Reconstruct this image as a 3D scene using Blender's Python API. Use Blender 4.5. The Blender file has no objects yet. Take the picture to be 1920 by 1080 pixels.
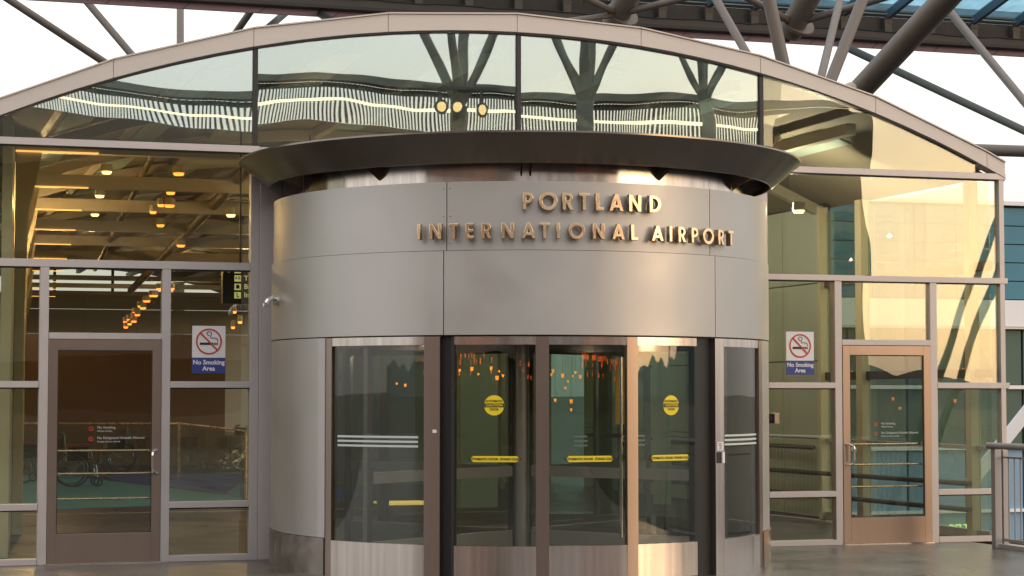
import bpy, math, random
from mathutils import Vector, Matrix
random.seed(7)
R=math.radians; sin=math.sin; cos=math.cos; PI=math.pi
sc=bpy.context.scene
# ------------------------------------------------------------------ camera
CAM=Vector((-6.12,-19.77,1.63)); YAW=math.atan(.318); PITCH=math.atan(197/3800)
cd=bpy.data.cameras.new('camera'); cam=bpy.data.objects.new('camera',cd); sc.collection.objects.link(cam)
cam.location=CAM; cam.rotation_euler=(PI/2+PITCH,0,-YAW)
cd.sensor_width=36; cd.lens=3800/1920*36; cd.clip_start=.1; cd.clip_end=12000
sc.camera=cam
# ------------------------------------------------------------------ sky, sun, exposure
SUN_AZ=42; SUN_EL=7                       # degrees to the right of straight behind the facade's outward normal
sunv=Vector((sin(R(SUN_AZ))*cos(R(SUN_EL)),-cos(R(SUN_AZ))*cos(R(SUN_EL)),sin(R(SUN_EL))))
w=bpy.data.worlds.new('World'); sc.world=w; w.use_nodes=True
nt=w.node_tree; nt.nodes.clear()
sky=nt.nodes.new('ShaderNodeTexSky'); sky.sky_type='NISHITA'; sky.sun_disc=False
sky.sun_elevation=R(SUN_EL); sky.sun_rotation=R(180-SUN_AZ); sky.dust_density=3.0; sky.air_density=1.2; sky.ozone_density=1.0
# thin even high cloud: whitens the blue of the clear sky
mixc=nt.nodes.new('ShaderNodeMix'); mixc.data_type='RGBA'; mixc.inputs['Factor'].default_value=.62
mixc.inputs['B'].default_value=(16.2,15.7,15.5,1)
wtc=nt.nodes.new('ShaderNodeTexCoord'); wsep=nt.nodes.new('ShaderNodeSeparateXYZ'); wmr=nt.nodes.new('ShaderNodeMapRange'); wmr.inputs['From Min'].default_value=0; wmr.inputs['From Max'].default_value=.26; wmr.inputs['To Min'].default_value=.28; wmr.inputs['To Max'].default_value=.72
nt.links.new(wtc.outputs['Generated'],wsep.inputs[0]); nt.links.new(wsep.outputs['Z'],wmr.inputs['Value']); nt.links.new(wmr.outputs[0],mixc.inputs['Factor'])
bg=nt.nodes.new('ShaderNodeBackground'); bg.inputs['Strength'].default_value=.12
wo=nt.nodes.new('ShaderNodeOutputWorld')
nt.links.new(sky.outputs[0],mixc.inputs['A']); nt.links.new(mixc.outputs['Result'],bg.inputs[0]); nt.links.new(bg.outputs[0],wo.inputs[0])
sl=bpy.data.lights.new('sun','SUN'); sl.energy=.42; sl.angle=R(34); sl.color=(1,.78,.60)
so=bpy.data.objects.new('sun',sl); sc.collection.objects.link(so); so.rotation_euler=sunv.to_track_quat('Z','Y').to_euler()
vs=sc.view_settings; sc.display_settings.display_device='sRGB'; vs.view_transform='Standard'; vs.look='None'; vs.gamma=1; vs.use_curve_mapping=False; vs.exposure=0.12
sc.cycles.max_bounces=10; sc.cycles.transparent_max_bounces=24; sc.cycles.glossy_bounces=5; sc.cycles.diffuse_bounces=3
sc.cycles.sample_clamp_indirect=4; sc.cycles.caustics_reflective=False; sc.cycles.use_denoising=True

# ------------------------------------------------------------------ pixel (1920x1080 photograph) -> point helpers
F=3800
fwd=Vector((sin(YAW)*cos(PITCH),cos(YAW)*cos(PITCH),sin(PITCH))); rgt=Vector((cos(YAW),-sin(YAW),0)); upv=rgt.cross(fwd)
def ray(px,py): return fwd+rgt*((px-960)/F)-upv*((py-540)/F)
def onY(px,py,y=0.0): d=ray(px,py); return CAM+d*((y-CAM.y)/d.y)
def onX(px,py,x): d=ray(px,py); return CAM+d*((x-CAM.x)/d.x)
def onZ(px,py,z=0.0): d=ray(px,py); return CAM+d*((z-CAM.z)/d.z)
def atD(px,py,D): d=ray(px,py); h=d.x*sin(YAW)+d.y*cos(YAW); return CAM+d*(D/h)

# ------------------------------------------------------------------ materials
def nodes(name):
    m=bpy.data.materials.new(name); m.use_nodes=True; n=m.node_tree; b=n.nodes['Principled BSDF']; return m,n,b
def mat(name,col,rough=.5,metal=0.,noise=0.,nscale=8.,bump=0.,bscale=40.,stretch=None,spec=.5,aniso=0.,arot=0.,rvar=0.):
    m,n,b=nodes(name)
    b.inputs['Base Color'].default_value=(*col,1); b.inputs['Roughness'].default_value=rough; b.inputs['Metallic'].default_value=metal
    b.inputs['Specular IOR Level'].default_value=spec
    tc=n.nodes.new('ShaderNodeTexCoord'); mp=n.nodes.new('ShaderNodeMapping'); n.links.new(tc.outputs['Object'],mp.inputs[0])
    if stretch: mp.inputs['Scale'].default_value=stretch
    if noise or rvar:
        t=n.nodes.new('ShaderNodeTexNoise'); t.inputs['Scale'].default_value=nscale; t.inputs['Detail'].default_value=6; n.links.new(mp.outputs[0],t.inputs[0])
        if noise:
            mx=n.nodes.new('ShaderNodeMix'); mx.data_type='RGBA'; n.links.new(t.outputs['Fac'],mx.inputs['Factor'])
            mx.inputs['A'].default_value=(*[c*(1-noise) for c in col],1); mx.inputs['B'].default_value=(*[min(1,c*(1+noise)) for c in col],1)
            n.links.new(mx.outputs['Result'],b.inputs['Base Color'])
        if rvar:
            mr=n.nodes.new('ShaderNodeMapRange'); mr.inputs['From Min'].default_value=.3; mr.inputs['From Max'].default_value=.7
            mr.inputs['To Min'].default_value=max(.02,rough-rvar); mr.inputs['To Max'].default_value=rough+rvar
            n.links.new(t.outputs['Fac'],mr.inputs['Value']); n.links.new(mr.outputs[0],b.inputs['Roughness'])
    if bump:
        t2=n.nodes.new('ShaderNodeTexNoise'); t2.inputs['Scale'].default_value=bscale; t2.inputs['Detail'].default_value=3; n.links.new(mp.outputs[0],t2.inputs[0])
        bm=n.nodes.new('ShaderNodeBump'); bm.inputs['Strength'].default_value=1; bm.inputs['Distance'].default_value=bump
        n.links.new(t2.outputs['Fac'],bm.inputs['Height']); n.links.new(bm.outputs[0],b.inputs['Normal'])
    if aniso:
        b.inputs['Anisotropic'].default_value=aniso; b.inputs['Anisotropic Rotation'].default_value=arot
        tg=n.nodes.new('ShaderNodeTangent'); tg.direction_type='RADIAL'; tg.axis='Z'; n.links.new(tg.outputs[0],b.inputs['Tangent'])
    return m
def glass(name,tint,refl,wave=.01,wscale=1.1,rough=0.0,rtint=(1,1,1)):
    m=bpy.data.materials.new(name); m.use_nodes=True; n=m.node_tree; n.nodes.clear(); L=n.links.new
    out=n.nodes.new('ShaderNodeOutputMaterial'); mx=n.nodes.new('ShaderNodeMixShader'); tr=n.nodes.new('ShaderNodeBsdfTransparent'); gl=n.nodes.new('ShaderNodeBsdfGlossy')
    tr.inputs[0].default_value=(*tint,1); gl.inputs['Color'].default_value=(*rtint,1); gl.inputs['Roughness'].default_value=rough
    lw=n.nodes.new('ShaderNodeFresnel'); geo=n.nodes.new('ShaderNodeNewGeometry'); im=n.nodes.new('ShaderNodeMapRange'); im.inputs['To Min'].default_value=1.5; im.inputs['To Max'].default_value=1/1.5
    L(geo.outputs['Backfacing'],im.inputs['Value']); L(im.outputs[0],lw.inputs[0])
    mr=n.nodes.new('ShaderNodeMapRange'); mr.inputs['From Min'].default_value=.04; mr.inputs['From Max'].default_value=1; mr.inputs['To Min'].default_value=refl; mr.inputs['To Max'].default_value=1
    L(lw.outputs[0],mr.inputs['Value']); L(mr.outputs[0],mx.inputs[0])
    if wave:
        tc=n.nodes.new('ShaderNodeTexCoord'); oi=n.nodes.new('ShaderNodeObjectInfo'); ad=n.nodes.new('ShaderNodeVectorMath'); ad.operation='ADD'
        sca=n.nodes.new('ShaderNodeVectorMath'); sca.operation='SCALE'; sca.inputs['Scale'].default_value=37.
        L(oi.outputs['Random'],sca.inputs[0]); L(tc.outputs['Object'],ad.inputs[0]); L(sca.outputs[0],ad.inputs[1])
        t=n.nodes.new('ShaderNodeTexNoise'); t.inputs['Scale'].default_value=wscale; t.inputs['Detail'].default_value=1.5; t.inputs['Roughness'].default_value=.35; L(ad.outputs[0],t.inputs[0])
        bm=n.nodes.new('ShaderNodeBump'); bm.inputs['Strength'].default_value=1; bm.inputs['Distance'].default_value=wave; L(t.outputs['Fac'],bm.inputs['Height']); L(bm.outputs[0],gl.inputs['Normal'])
    L(tr.outputs[0],mx.inputs[1]); L(gl.outputs[0],mx.inputs[2]); L(mx.outputs[0],out.inputs[0]); return m
def emit(name,col,s):
    m,n,b=nodes(name); b.inputs['Base Color'].default_value=(*col,1); b.inputs['Emission Color'].default_value=(*col,1); b.inputs['Emission Strength'].default_value=s; return m

M={}
M['alu']=mat('anodised_aluminium',(.50,.465,.455),.45,.4,noise=.05,nscale=6,rvar=.05)
M['arch']=mat('painted_arch_metal',(.55,.51,.475),.5,.3,noise=.06,nscale=3,rvar=.05,bump=.0006,bscale=120)
M['panel']=mat('brushed_steel_panel',(.48,.46,.43),.46,.72,noise=.06,nscale=2.2,rvar=.07,bump=.0035,bscale=1.4,aniso=.4,arot=.25)
M['steel']=mat('polished_steel',(.66,.59,.54),.17,1.,noise=.40,nscale=16,stretch=(1,1,.03),aniso=.88,arot=0.25)  # stretched noise paints vertical reflection streaks into the colour
M['door_steel']=mat('satin_door_steel',(.36,.29,.25),.30,1.,noise=.10,nscale=5,stretch=(1,1,.12))
M['visor']=mat('dark_satin_steel',(.25,.22,.19),.26,1.,noise=.05,nscale=2,aniso=.6,arot=.25)
M['plinth']=mat('stained_steel_plinth',(.34,.30,.27),.38,.9,noise=.35,nscale=7,rvar=.1)
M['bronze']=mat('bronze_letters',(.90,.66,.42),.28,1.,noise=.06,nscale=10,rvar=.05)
M['lettershade']=mat('letter_shaded_sides',(.42,.30,.20),.4,1.)  # darker copy of the bronze, paints the letter sides as shaded
M['black']=mat('black_rubber',(.012,.011,.011),.45)
M['gasket']=mat('dark_gasket',(.02,.018,.02),.5)
M['tube']=mat('brown_grey_tube_paint',(.12,.10,.085),.5,.1,noise=.22,nscale=3,rvar=.1,bump=.001,bscale=30)
M['tubedark']=mat('dark_green_tube_paint',(.07,.075,.065),.5,.1,noise=.15,nscale=2)
M['fascia']=mat('mauve_fascia_paint',(.27,.19,.25),.55,.1,noise=.1,nscale=1)
M['girder']=mat('dark_brown_girder',(.055,.045,.04),.6,noise=.3,nscale=2)
M['flange']=mat('brown_flange_paint',(.10,.08,.07),.6,noise=.2,nscale=1)
M['rafter']=mat('slate_rafter_paint',(.09,.13,.17),.5)
M['hallbeam']=mat('cream_green_beam_paint',(.48,.43,.33),.5,noise=.05)
M['ceiling']=mat('taupe_ceiling',(.26,.23,.17),.7,noise=.1,nscale=2)
M['skylight']=mat('pale_green_skylight',(.42,.52,.46),.5)
M['brace']=mat('brown_brace_tube',(.20,.15,.09),.5)
M['brownwall']=mat('brown_wall',(.10,.055,.026),.6,noise=.15,nscale=.5)
M['greywall']=mat('grey_wall_panel',(.36,.33,.27),.6,noise=.06)
M['cream']=mat('cream_wall',(.62,.53,.34),.5,noise=.06)
M['olivewall']=mat('olive_brown_wall',(.12,.11,.075),.6,noise=.2,nscale=.8)
M['greenwall']=mat('pale_green_wall_panel',(.43,.51,.45),.45,noise=.05,nscale=2)
M['tile']=mat('brown_floor',(.045,.03,.02),.42,noise=.2,nscale=1.5,rvar=.06,spec=.03)
M['carpet']=mat('teal_carpet',(.10,.34,.50),.9,spec=.1,noise=.2,nscale=60)
M['carpetb']=mat('violet_blue_carpet',(.07,.09,.36),.9,spec=.1,noise=.2,nscale=60)
M['stripe']=mat('pale_stripe',(.5,.45,.36),.5)
M['yellow']=mat('yellow_vinyl',(.80,.62,.02),.45)
M['ink']=mat('black_ink',(.015,.015,.012),.5)
M['white']=mat('white_paint',(.78,.76,.76),.5)
M['signblue']=mat('navy_sign_blue',(.03,.05,.24),.45)
M['red']=mat('sign_red',(.55,.05,.03),.5)
M['frost']=mat('frosted_decal',(.55,.6,.55),.6)
M['signblack']=mat('gloss_black_sign',(.01,.01,.012),.3)
M['signyellow']=emit('lit_yellow_sign',(.9,.8,.3),.5)
M['delta']=emit('lit_green_sign',(.75,1,.25),.8)
M['amber']=mat('amber_banner',(.75,.38,.03),.5)
M['lamp']=emit('warm_lamp',(1,.60,.22),5.)
M['lampor']=emit('orange_lamp',(1,.24,.03),4.)
M['floodlens']=emit('flood_lens',(1,.62,.25),1.6)
M['sodium']=emit('sodium_lamp',(1,.13,.012),9.)
M['tubelight']=emit('cove_light',(1,.52,.14),1.5)
M['chair']=mat('black_vinyl',(.02,.02,.022),.4)
M['redvinyl']=mat('maroon_vinyl',(.25,.03,.03),.4)
M['chrome']=mat('chrome',(.7,.7,.7),.15,1.)
M['matting']=mat('grey_matting',(.13,.12,.11),.8,noise=.2,nscale=30,spec=.2)
M['rail']=mat('bronze_handrail',(.06,.045,.035),.4,.6)
M['outrail']=mat('grey_painted_rail',(.40,.38,.37),.45,.3)
M['bluewin']=mat('teal_blue_glazing',(.05,.20,.28),.3,.0,noise=.3,nscale=.35,spec=.2)
M['greenwin']=mat('dark_green_glazing',(.07,.12,.10),.3,.0,noise=.3,nscale=.3,spec=.2)
M['palewin']=mat('pale_blue_glazing',(.22,.34,.46),.3,.0,noise=.2,nscale=.2,spec=.2)
M['garage']=mat('garage_concrete',(.13,.10,.08),.8,noise=.15,nscale=.4)
M['slat']=mat('white_slat',(.75,.75,.72),.5)
M['hill']=mat('hazy_conifer_hill',(.075,.09,.11),.9,noise=.2,nscale=.01)  # blue-grey distance haze is mixed into the base colour
M['road']=mat('asphalt',(.06,.058,.055),.8,noise=.2,nscale=.5)
M['glass']=glass('facade_glass',(.90,.93,.87),.115,.004,.8,rtint=(.92,.93,.84))
M['wavyglass']=glass('wavy_arch_glass',(.86,.92,.88),.36,.036,.38,rtint=(.82,.92,.94))
M['archglass']=glass('arch_glass',(.84,.91,.88),.35,.004,.75,rtint=(.80,.91,.93))
M['doorglass']=glass('door_glass',(.77,.80,.77),.055,.002,1.2)
M['inglass']=glass('interior_glass',(.88,.94,.9),.05,0)
M['sideglass']=glass('side_glass',(.80,.9,.84),.10,.006,1.)
M['roofglass']=mat('blue_canopy_glazing',(.12,.32,.42),.25,0,noise=.12,nscale=1.5,spec=.8)
# canopy glass lets the sky glow through
m=M['roofglass']; b=m.node_tree.nodes['Principled BSDF']; b.inputs['Transmission Weight'].default_value=0.0
def trans(name,col,t=.7):
    m=bpy.data.materials.new(name); m.use_nodes=True; n=m.node_tree; n.nodes.clear()
    o=n.nodes.new('ShaderNodeOutputMaterial'); mx=n.nodes.new('ShaderNodeMixShader'); tr=n.nodes.new('ShaderNodeBsdfTransparent'); tl=n.nodes.new('ShaderNodeBsdfTranslucent')
    ns=n.nodes.new('ShaderNodeTexNoise'); ns.inputs['Scale'].default_value=1.7; ns.inputs['Detail'].default_value=5
    cr=n.nodes.new('ShaderNodeMix'); cr.data_type='RGBA'; cr.inputs['A'].default_value=(*[c*.75 for c in col],1); cr.inputs['B'].default_value=(*[min(1,c*1.25) for c in col],1)
    tc=n.nodes.new('ShaderNodeTexCoord'); n.links.new(tc.outputs['Object'],ns.inputs[0]); n.links.new(ns.outputs['Fac'],cr.inputs['Factor'])
    n.links.new(cr.outputs['Result'],tr.inputs[0]); n.links.new(cr.outputs['Result'],tl.inputs[0]); mx.inputs[0].default_value=1-t
    n.links.new(tr.outputs[0],mx.inputs[1]); n.links.new(tl.outputs[0],mx.inputs[2]); n.links.new(mx.outputs[0],o.inputs[0]); return m
M['roofglass']=trans('blue_canopy_glazing_lit',(.47,.64,.72),.85)
# plaza concrete: dark, worn, slightly polished with joints and stains
def concrete():
    m,n,b=nodes('plaza_concrete'); L=n.links.new
    tc=n.nodes.new('ShaderNodeTexCoord'); t=n.nodes.new('ShaderNodeTexNoise'); t.inputs['Scale'].default_value=1.3; t.inputs['Detail'].default_value=10; t.inputs['Roughness'].default_value=.65
    L(tc.outputs['Object'],t.inputs[0]); t2=n.nodes.new('ShaderNodeTexNoise'); t2.inputs['Scale'].default_value=22; t2.inputs['Detail'].default_value=8; L(tc.outputs['Object'],t2.inputs[0])
    cr=n.nodes.new('ShaderNodeValToRGB'); cr.color_ramp.elements[0].position=.35; cr.color_ramp.elements[0].color=(.04,.037,.034,1); cr.color_ramp.elements[1].position=.68; cr.color_ramp.elements[1].color=(.20,.175,.145,1)
    L(t.outputs['Fac'],cr.inputs[0]); mx=n.nodes.new('ShaderNodeMix'); mx.data_type='RGBA'; mx.blend_type='MULTIPLY'; mx.inputs['Factor'].default_value=.6
    L(cr.outputs[0],mx.inputs['A']); L(t2.outputs['Fac'],mx.inputs['B']); L(mx.outputs['Result'],b.inputs['Base Color'])
    mr=n.nodes.new('ShaderNodeMapRange'); mr.inputs['To Min'].default_value=.12; mr.inputs['To Max'].default_value=.55; L(t.outputs['Fac'],mr.inputs['Value']); L(mr.outputs[0],b.inputs['Roughness'])
    bm=n.nodes.new('ShaderNodeBump'); bm.inputs['Distance'].default_value=.003; L(t2.outputs['Fac'],bm.inputs['Height']); L(bm.outputs[0],b.inputs['Normal']); return m
M['concrete']=concrete()

# ------------------------------------------------------------------ mesh helpers
class MB:
    def __init__(s): s.v=[]; s.f=[]
    def box(s,x0,x1,y0,y1,z0,z1):
        k=len(s.v); s.v+=[(x,y,z) for z in(z0,z1) for y in(y0,y1) for x in(x0,x1)]
        s.f+=[tuple(k+i for i in q) for q in((0,2,3,1),(4,5,7,6),(0,1,5,4),(2,6,7,3),(0,4,6,2),(1,3,7,5))]; return s
    def tube(s,p0,p1,r0,r1=None,n=12,cap=True):
        p0=Vector(p0);p1=Vector(p1); r1=r0 if r1 is None else r1; d=(p1-p0).normalized()
        a=d.orthogonal().normalized(); b=d.cross(a); k=len(s.v)
        for p,r in((p0,r0),(p1,r1)):
            for i in range(n):
                t=2*PI*i/n; s.v.append(tuple(p+a*(r*cos(t))+b*(r*sin(t))))
        for i in range(n): j=(i+1)%n; s.f.append((k+i,k+j,k+n+j,k+n+i))
        if cap: s.f.append(tuple(k+i for i in reversed(range(n)))); s.f.append(tuple(k+n+i for i in range(n)))
        return s
    def path(s,pts,r,n=8):
        for i in range(len(pts)-1): s.tube(pts[i],pts[i+1],r,r,n)
        return s
    def bar(s,p0,p1,w,h,up=(0,0,1)):
        p0=Vector(p0);p1=Vector(p1); d=(p1-p0).normalized(); a=d.cross(Vector(up)).normalized(); b=a.cross(d); k=len(s.v)
        for p in(p0,p1):
            for i,j in((-1,-1),(1,-1),(1,1),(-1,1)): s.v.append(tuple(p+a*(w/2*i)+b*(h/2*j)))
        s.f+=[(k+3,k+2,k+1,k),(k+4,k+5,k+6,k+7)]+[(k+i,k+(i+1)%4,k+4+(i+1)%4,k+4+i) for i in range(4)]; return s
    def arc(s,ra,rb,a0,a1,z0,z1,n=None,c=(0,-.78),ra1=None,rb1=None):
        """curved slab; angles in degrees from -y towards +x; ra<rb; top radii may differ"""
        ra1=ra if ra1 is None else ra1; rb1=rb if rb1 is None else rb1
        n=n or max(2,int(abs(a1-a0)/2.5)+1); k=len(s.v)
        for i in range(n+1):
            a=R(a0+(a1-a0)*i/n); x=sin(a);y=-cos(a)
            for r,z in((ra,z0),(rb,z0),(rb1,z1),(ra1,z1)): s.v.append((c[0]+r*x,c[1]+r*y,z))
        for i in range(n):
            o=k+4*i
            for j in range(4): q=(j+1)%4; s.f.append((o+j,o+q,o+4+q,o+4+j))
        s.f+=[(k+3,k+2,k+1,k),(k+4*n,k+4*n+1,k+4*n+2,k+4*n+3)]; return s
    def prism(s,poly,axis,t0,t1):
        """poly in 2D; axis 'y': (x,z) extruded along y; 'z': (x,y) along z; 'x': (y,z)"""
        k=len(s.v); n=len(poly)
        for t in(t0,t1):
            for a,b in poly: s.v.append({'y':(a,t,b),'z':(a,b,t),'x':(t,a,b)}[axis])
        s.f+=[tuple(k+i for i in range(n)),tuple(k+n+i for i in reversed(range(n)))]
        for i in range(n): j=(i+1)%n; s.f.append((k+j,k+i,k+n+i,k+n+j))
        return s
def link(o): sc.collection.objects.link(o); return o
def obj(name,mb,m,parent=None,smooth=False,bevel=0,kind=None,label=None):
    off=Vector(parent['_loc']) if parent is not None and '_loc' in parent else Vector((0,0,0))
    me=bpy.data.meshes.new(name); me.from_pydata([tuple(Vector(v)-off) for v in mb.v],[],mb.f)
    import bmesh
    bm=bmesh.new(); bm.from_mesh(me); bmesh.ops.recalc_face_normals(bm,faces=bm.faces)
    if bevel: bmesh.ops.bevel(bm,geom=[e for e in bm.edges],offset=bevel,segments=1,affect='EDGES')
    bm.to_mesh(me); bm.free()
    if smooth:
        me.polygons.foreach_set('use_smooth',[True]*len(me.polygons)); me.set_sharp_from_angle(angle=R(35))
    me.materials.append(M[m] if isinstance(m,str) else m); o=link(bpy.data.objects.new(name,me))
    if parent is not None:
        o.parent=parent; o['_loc']=tuple(off)
    if kind: o['kind']=kind
    if label: o['label']=label
    return o
def thing(name,label,cat,loc=(0,0,0),group=None):
    o=link(bpy.data.objects.new(name,None)); o.location=loc; o.empty_display_size=.2; o['label']=label; o['category']=cat; o['_loc']=tuple(loc)
    if group: o['group']=group
    return o
def clone(o,parent=None,delta=None):
    c=o.copy(); link(c)
    if parent is not None: c.parent=parent
    if delta is not None: c.location=o.location+Vector(delta)
    for ch in list(o.children): clone(ch,c)
    return c
def text(name,s,size,m,loc,rot,parent,extrude=.001,bold=0.,align='CENTER',spacing=1.0,linesp=1.0):
    cu=bpy.data.curves.new(name,'FONT'); cu.body=s; cu.size=size; cu.extrude=extrude; cu.offset=bold; cu.align_x=align; cu.align_y='CENTER'; cu.space_character=spacing; cu.space_line=linesp; cu.resolution_u=3
    t=link(bpy.data.objects.new(name+'_src',cu)); bpy.context.view_layer.update()
    me=bpy.data.meshes.new_from_object(t); bpy.data.objects.remove(t); bpy.data.curves.remove(cu)
    me.name=name; me.materials.clear(); me.materials.append(M[m]); o=link(bpy.data.objects.new(name,me))
    off=Vector(parent['_loc']) if parent is not None else Vector((0,0,0))
    o.location=Vector(loc)-off; o.rotation_euler=rot
    if parent is not None: o.parent=parent
    return o
FACE=(PI/2,0,0)

# ================================================================== GROUND
DX=5.45                                   # right-hand edge of the plaza deck
g=MB().box(-60,DX,-42,.06,-.5,0); obj('plaza_deck',g,'concrete',kind='structure')
g=MB().box(-60,DX+.2,-42,0,-1.0,-.504); obj('deck_edge',g,'garage',kind='structure')
g=MB().box(-5000,5000,-5000,5000,-7.6,-7.5); obj('lower_road',g,'road',kind='structure')
g=MB().box(-6.3,5.9,.06,44,-.5,-.002); obj('hall_floor',g,'tile',kind='structure')
g=MB(); g.v=[(-6,8.5,.003),(-.2,10.5,.003),(-2.4,21.5,.003),(-6,21.5,.003)]; g.f=[(0,1,2,3)]; obj('teal_carpet',g,'carpet',kind='structure')
g=MB(); g.v=[(-.18,10.5,.003),(1.6,11.2,.003),(1.6,21.5,.003),(-2.35,21.5,.003)]; g.f=[(0,1,2,3)]; obj('violet_carpet',g,'carpetb',kind='structure')
g=MB().box(-6,1.6,8.2,8.26,-.001,.005); obj('floor_stripe',g,'stripe',kind='structure')

# ================================================================== PAVILION
pav=thing('glass_entrance_pavilion','glass airport entrance pavilion with an arched metal roof edge and aluminium framed panes','building',(.22,0,0))
XC=.22; ZO,RO=-7.29,12.824; ZI,RI=-7.576,12.926
XL,XR=-5.48,5.93
def zo(x): return ZO+math.sqrt(RO*RO-(x-XC)**2)
def zi(x): return ZI+math.sqrt(RI*RI-(x-XC)**2)
ks=[XL]+[XC+1.37*k for k in range(-4,5)]+[XR]; ks=[k for k in ks if XL<=k<=XR]; ks=sorted(set(ks))
for i in range(len(ks)-1):
    a,b=ks[i]+.0015,ks[i+1]-.0015
    if b-a<.05: continue
    n=4; xs=[a+(b-a)*j/n for j in range(n+1)]
    poly=[(a,zo(a)),(b,zo(b))]+[(x,zi(x)) for x in reversed(xs)]
    obj('arch_segment',MB().prism(poly,'y',-.012,.16),'arch',pav,bevel=.003)
    # thin drip cap on top
    obj('arch_cap',MB().prism([(a,zo(a)+.016),(b,zo(b)+.016),(b,zo(b)+.001),(a,zo(a)+.001)],'y',-.03,.3),'arch',pav)
obj('arch_gasket',MB().prism([(x,zi(x)-.001) for x in [XL+.4+i*(XR-XL-.75)/24 for i in range(25)]]+[(x,zi(x)-.016) for x in [XL+.4+i*(XR-XL-.75)/24 for i in reversed(range(25))]],'y',.0,.05),'gasket',pav)
def hbar(x0,x1,zc,h,name='transom',y0=0.,y1=.12):
    o=obj(name,MB().box(x0,x1,y0,y1,zc-h/2,zc+h/2),'alu',pav,bevel=.002)
    obj('gasket',MB().box(x0+.003,x1-.003,y0+.025,y1-.03,zc-h/2-.012,zc-h/2-.0005),'gasket',pav)
    return o
def vbar(xc,w_,z0,z1,name='mullion',y0=.003,y1=.115): return obj(name,MB().box(xc-w_/2,xc+w_/2,y0,y1,z0,z1),'alu',pav,bevel=.002)
T1,T2,T3,T4,T5=4.036,2.873,1.713,.548,.03
hbar(XL,-2.448,T1,.068); hbar(2.95,XR+.01,T1,.068,y0=-.004)
hbar(XL,-2.5345,T2,.075); hbar(3.024,XR+.02,T2,.062,y0=-.004)
MLx=[-4.515,-3.355,-2.492]; MRx=[3.0,3.865,5.02,5.885]
for zc,h in((T3,.062),(T4,.06),(T5,.058)):
    for x0,x1 in((XL,-4.56),(-3.313,-2.5345),(3.04,3.823),(5.063,5.90 if zc!=T3 else XR+.03)):
        hbar(x0,x1,zc,h)
hbar(-4.47,-3.397,2.178,.06); hbar(3.907,4.978,2.178,.06)
for x in MLx[:2]: vbar(x,.084,0,T2-.038)
vbar(MLx[2],.085,0,T1-.035); obj('mullion_top',MB().box(-2.515,-2.47,.02,.1,T1+.035,zi(-2.49)),'gasket',pav)
for x in(.25,2.985): obj('mullion_top',MB().box(x-.022,x+.022,.02,.1,T1-.2,zi(x)),'gasket',pav)
for x in MRx[1:3]: vbar(x,.084,0,T2-.032)
vbar(MRx[3],.06,0,T1-.035,'corner_post')
vbar(XL+.03,.06,0,T1-.035,'corner_post')
vbar(3.0,.075,0,T1-.035)
obj('pilaster',MB().box(-2.446,-2.228,-.004,.30,0,4.06),'alu',pav,bevel=.003)
obj('pilaster',MB().box(-2.224,-1.95,.0,.30,0,4.06),'alu',pav,bevel=.003)
obj('pilaster',MB().box(2.55,2.96,-.004,.30,0,4.06),'alu',pav,bevel=.003)
# panes
def tilt(o): o.rotation_euler=(random.uniform(-.0015,.0015),0,random.uniform(-.0016,.0016)); return o
def tilt2(o): o.rotation_euler=(random.uniform(-.002,.002),0,0); o.rotation_euler.z=random.choice((-.0018,.0016)); return o
def pane(x0,x1,z0,z1,m='glass',par=pav,y=.045,name='glass_pane'):
    return (tilt if par is pav else (lambda o:o))(obj(name,MB().box(x0,x1,y,y+.012,z0,z1),m,par))
def archpane(x0,x1,m='archglass'):
    n=10; xs=[x0+(x1-x0)*i/n for i in range(n+1)]
    tilt2(obj('glass_pane',MB().prism([(x0,T1+.03),(x1,T1+.03)]+[(x,max(zi(x)+.02,T1+.035)) for x in reversed(xs)],'y',.045,.057),m,pav))
archpane(XL+.45,-2.5,'wavyglass'); archpane(-2.48,.24); archpane(.26,2.97); archpane(3.0,XR-.35,'glass')
pane(XL+.06,-2.535,T2+.036,T1-.033); pane(3.04,5.855,T2+.03,T1-.033)
for (x0,x1) in((XL+.06,-4.557),(-3.313,-2.535),(3.04,3.823),(5.062,5.855)):
    pane(x0,x1,T3+.03,T2-.033); pane(x0,x1,T4+.029,T3-.03); pane(x0,x1,T5+.028,T4-.029)
pane(-4.473,-3.397,2.206,T2-.035); pane(3.907,4.978,2.206,T2-.03)
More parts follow.
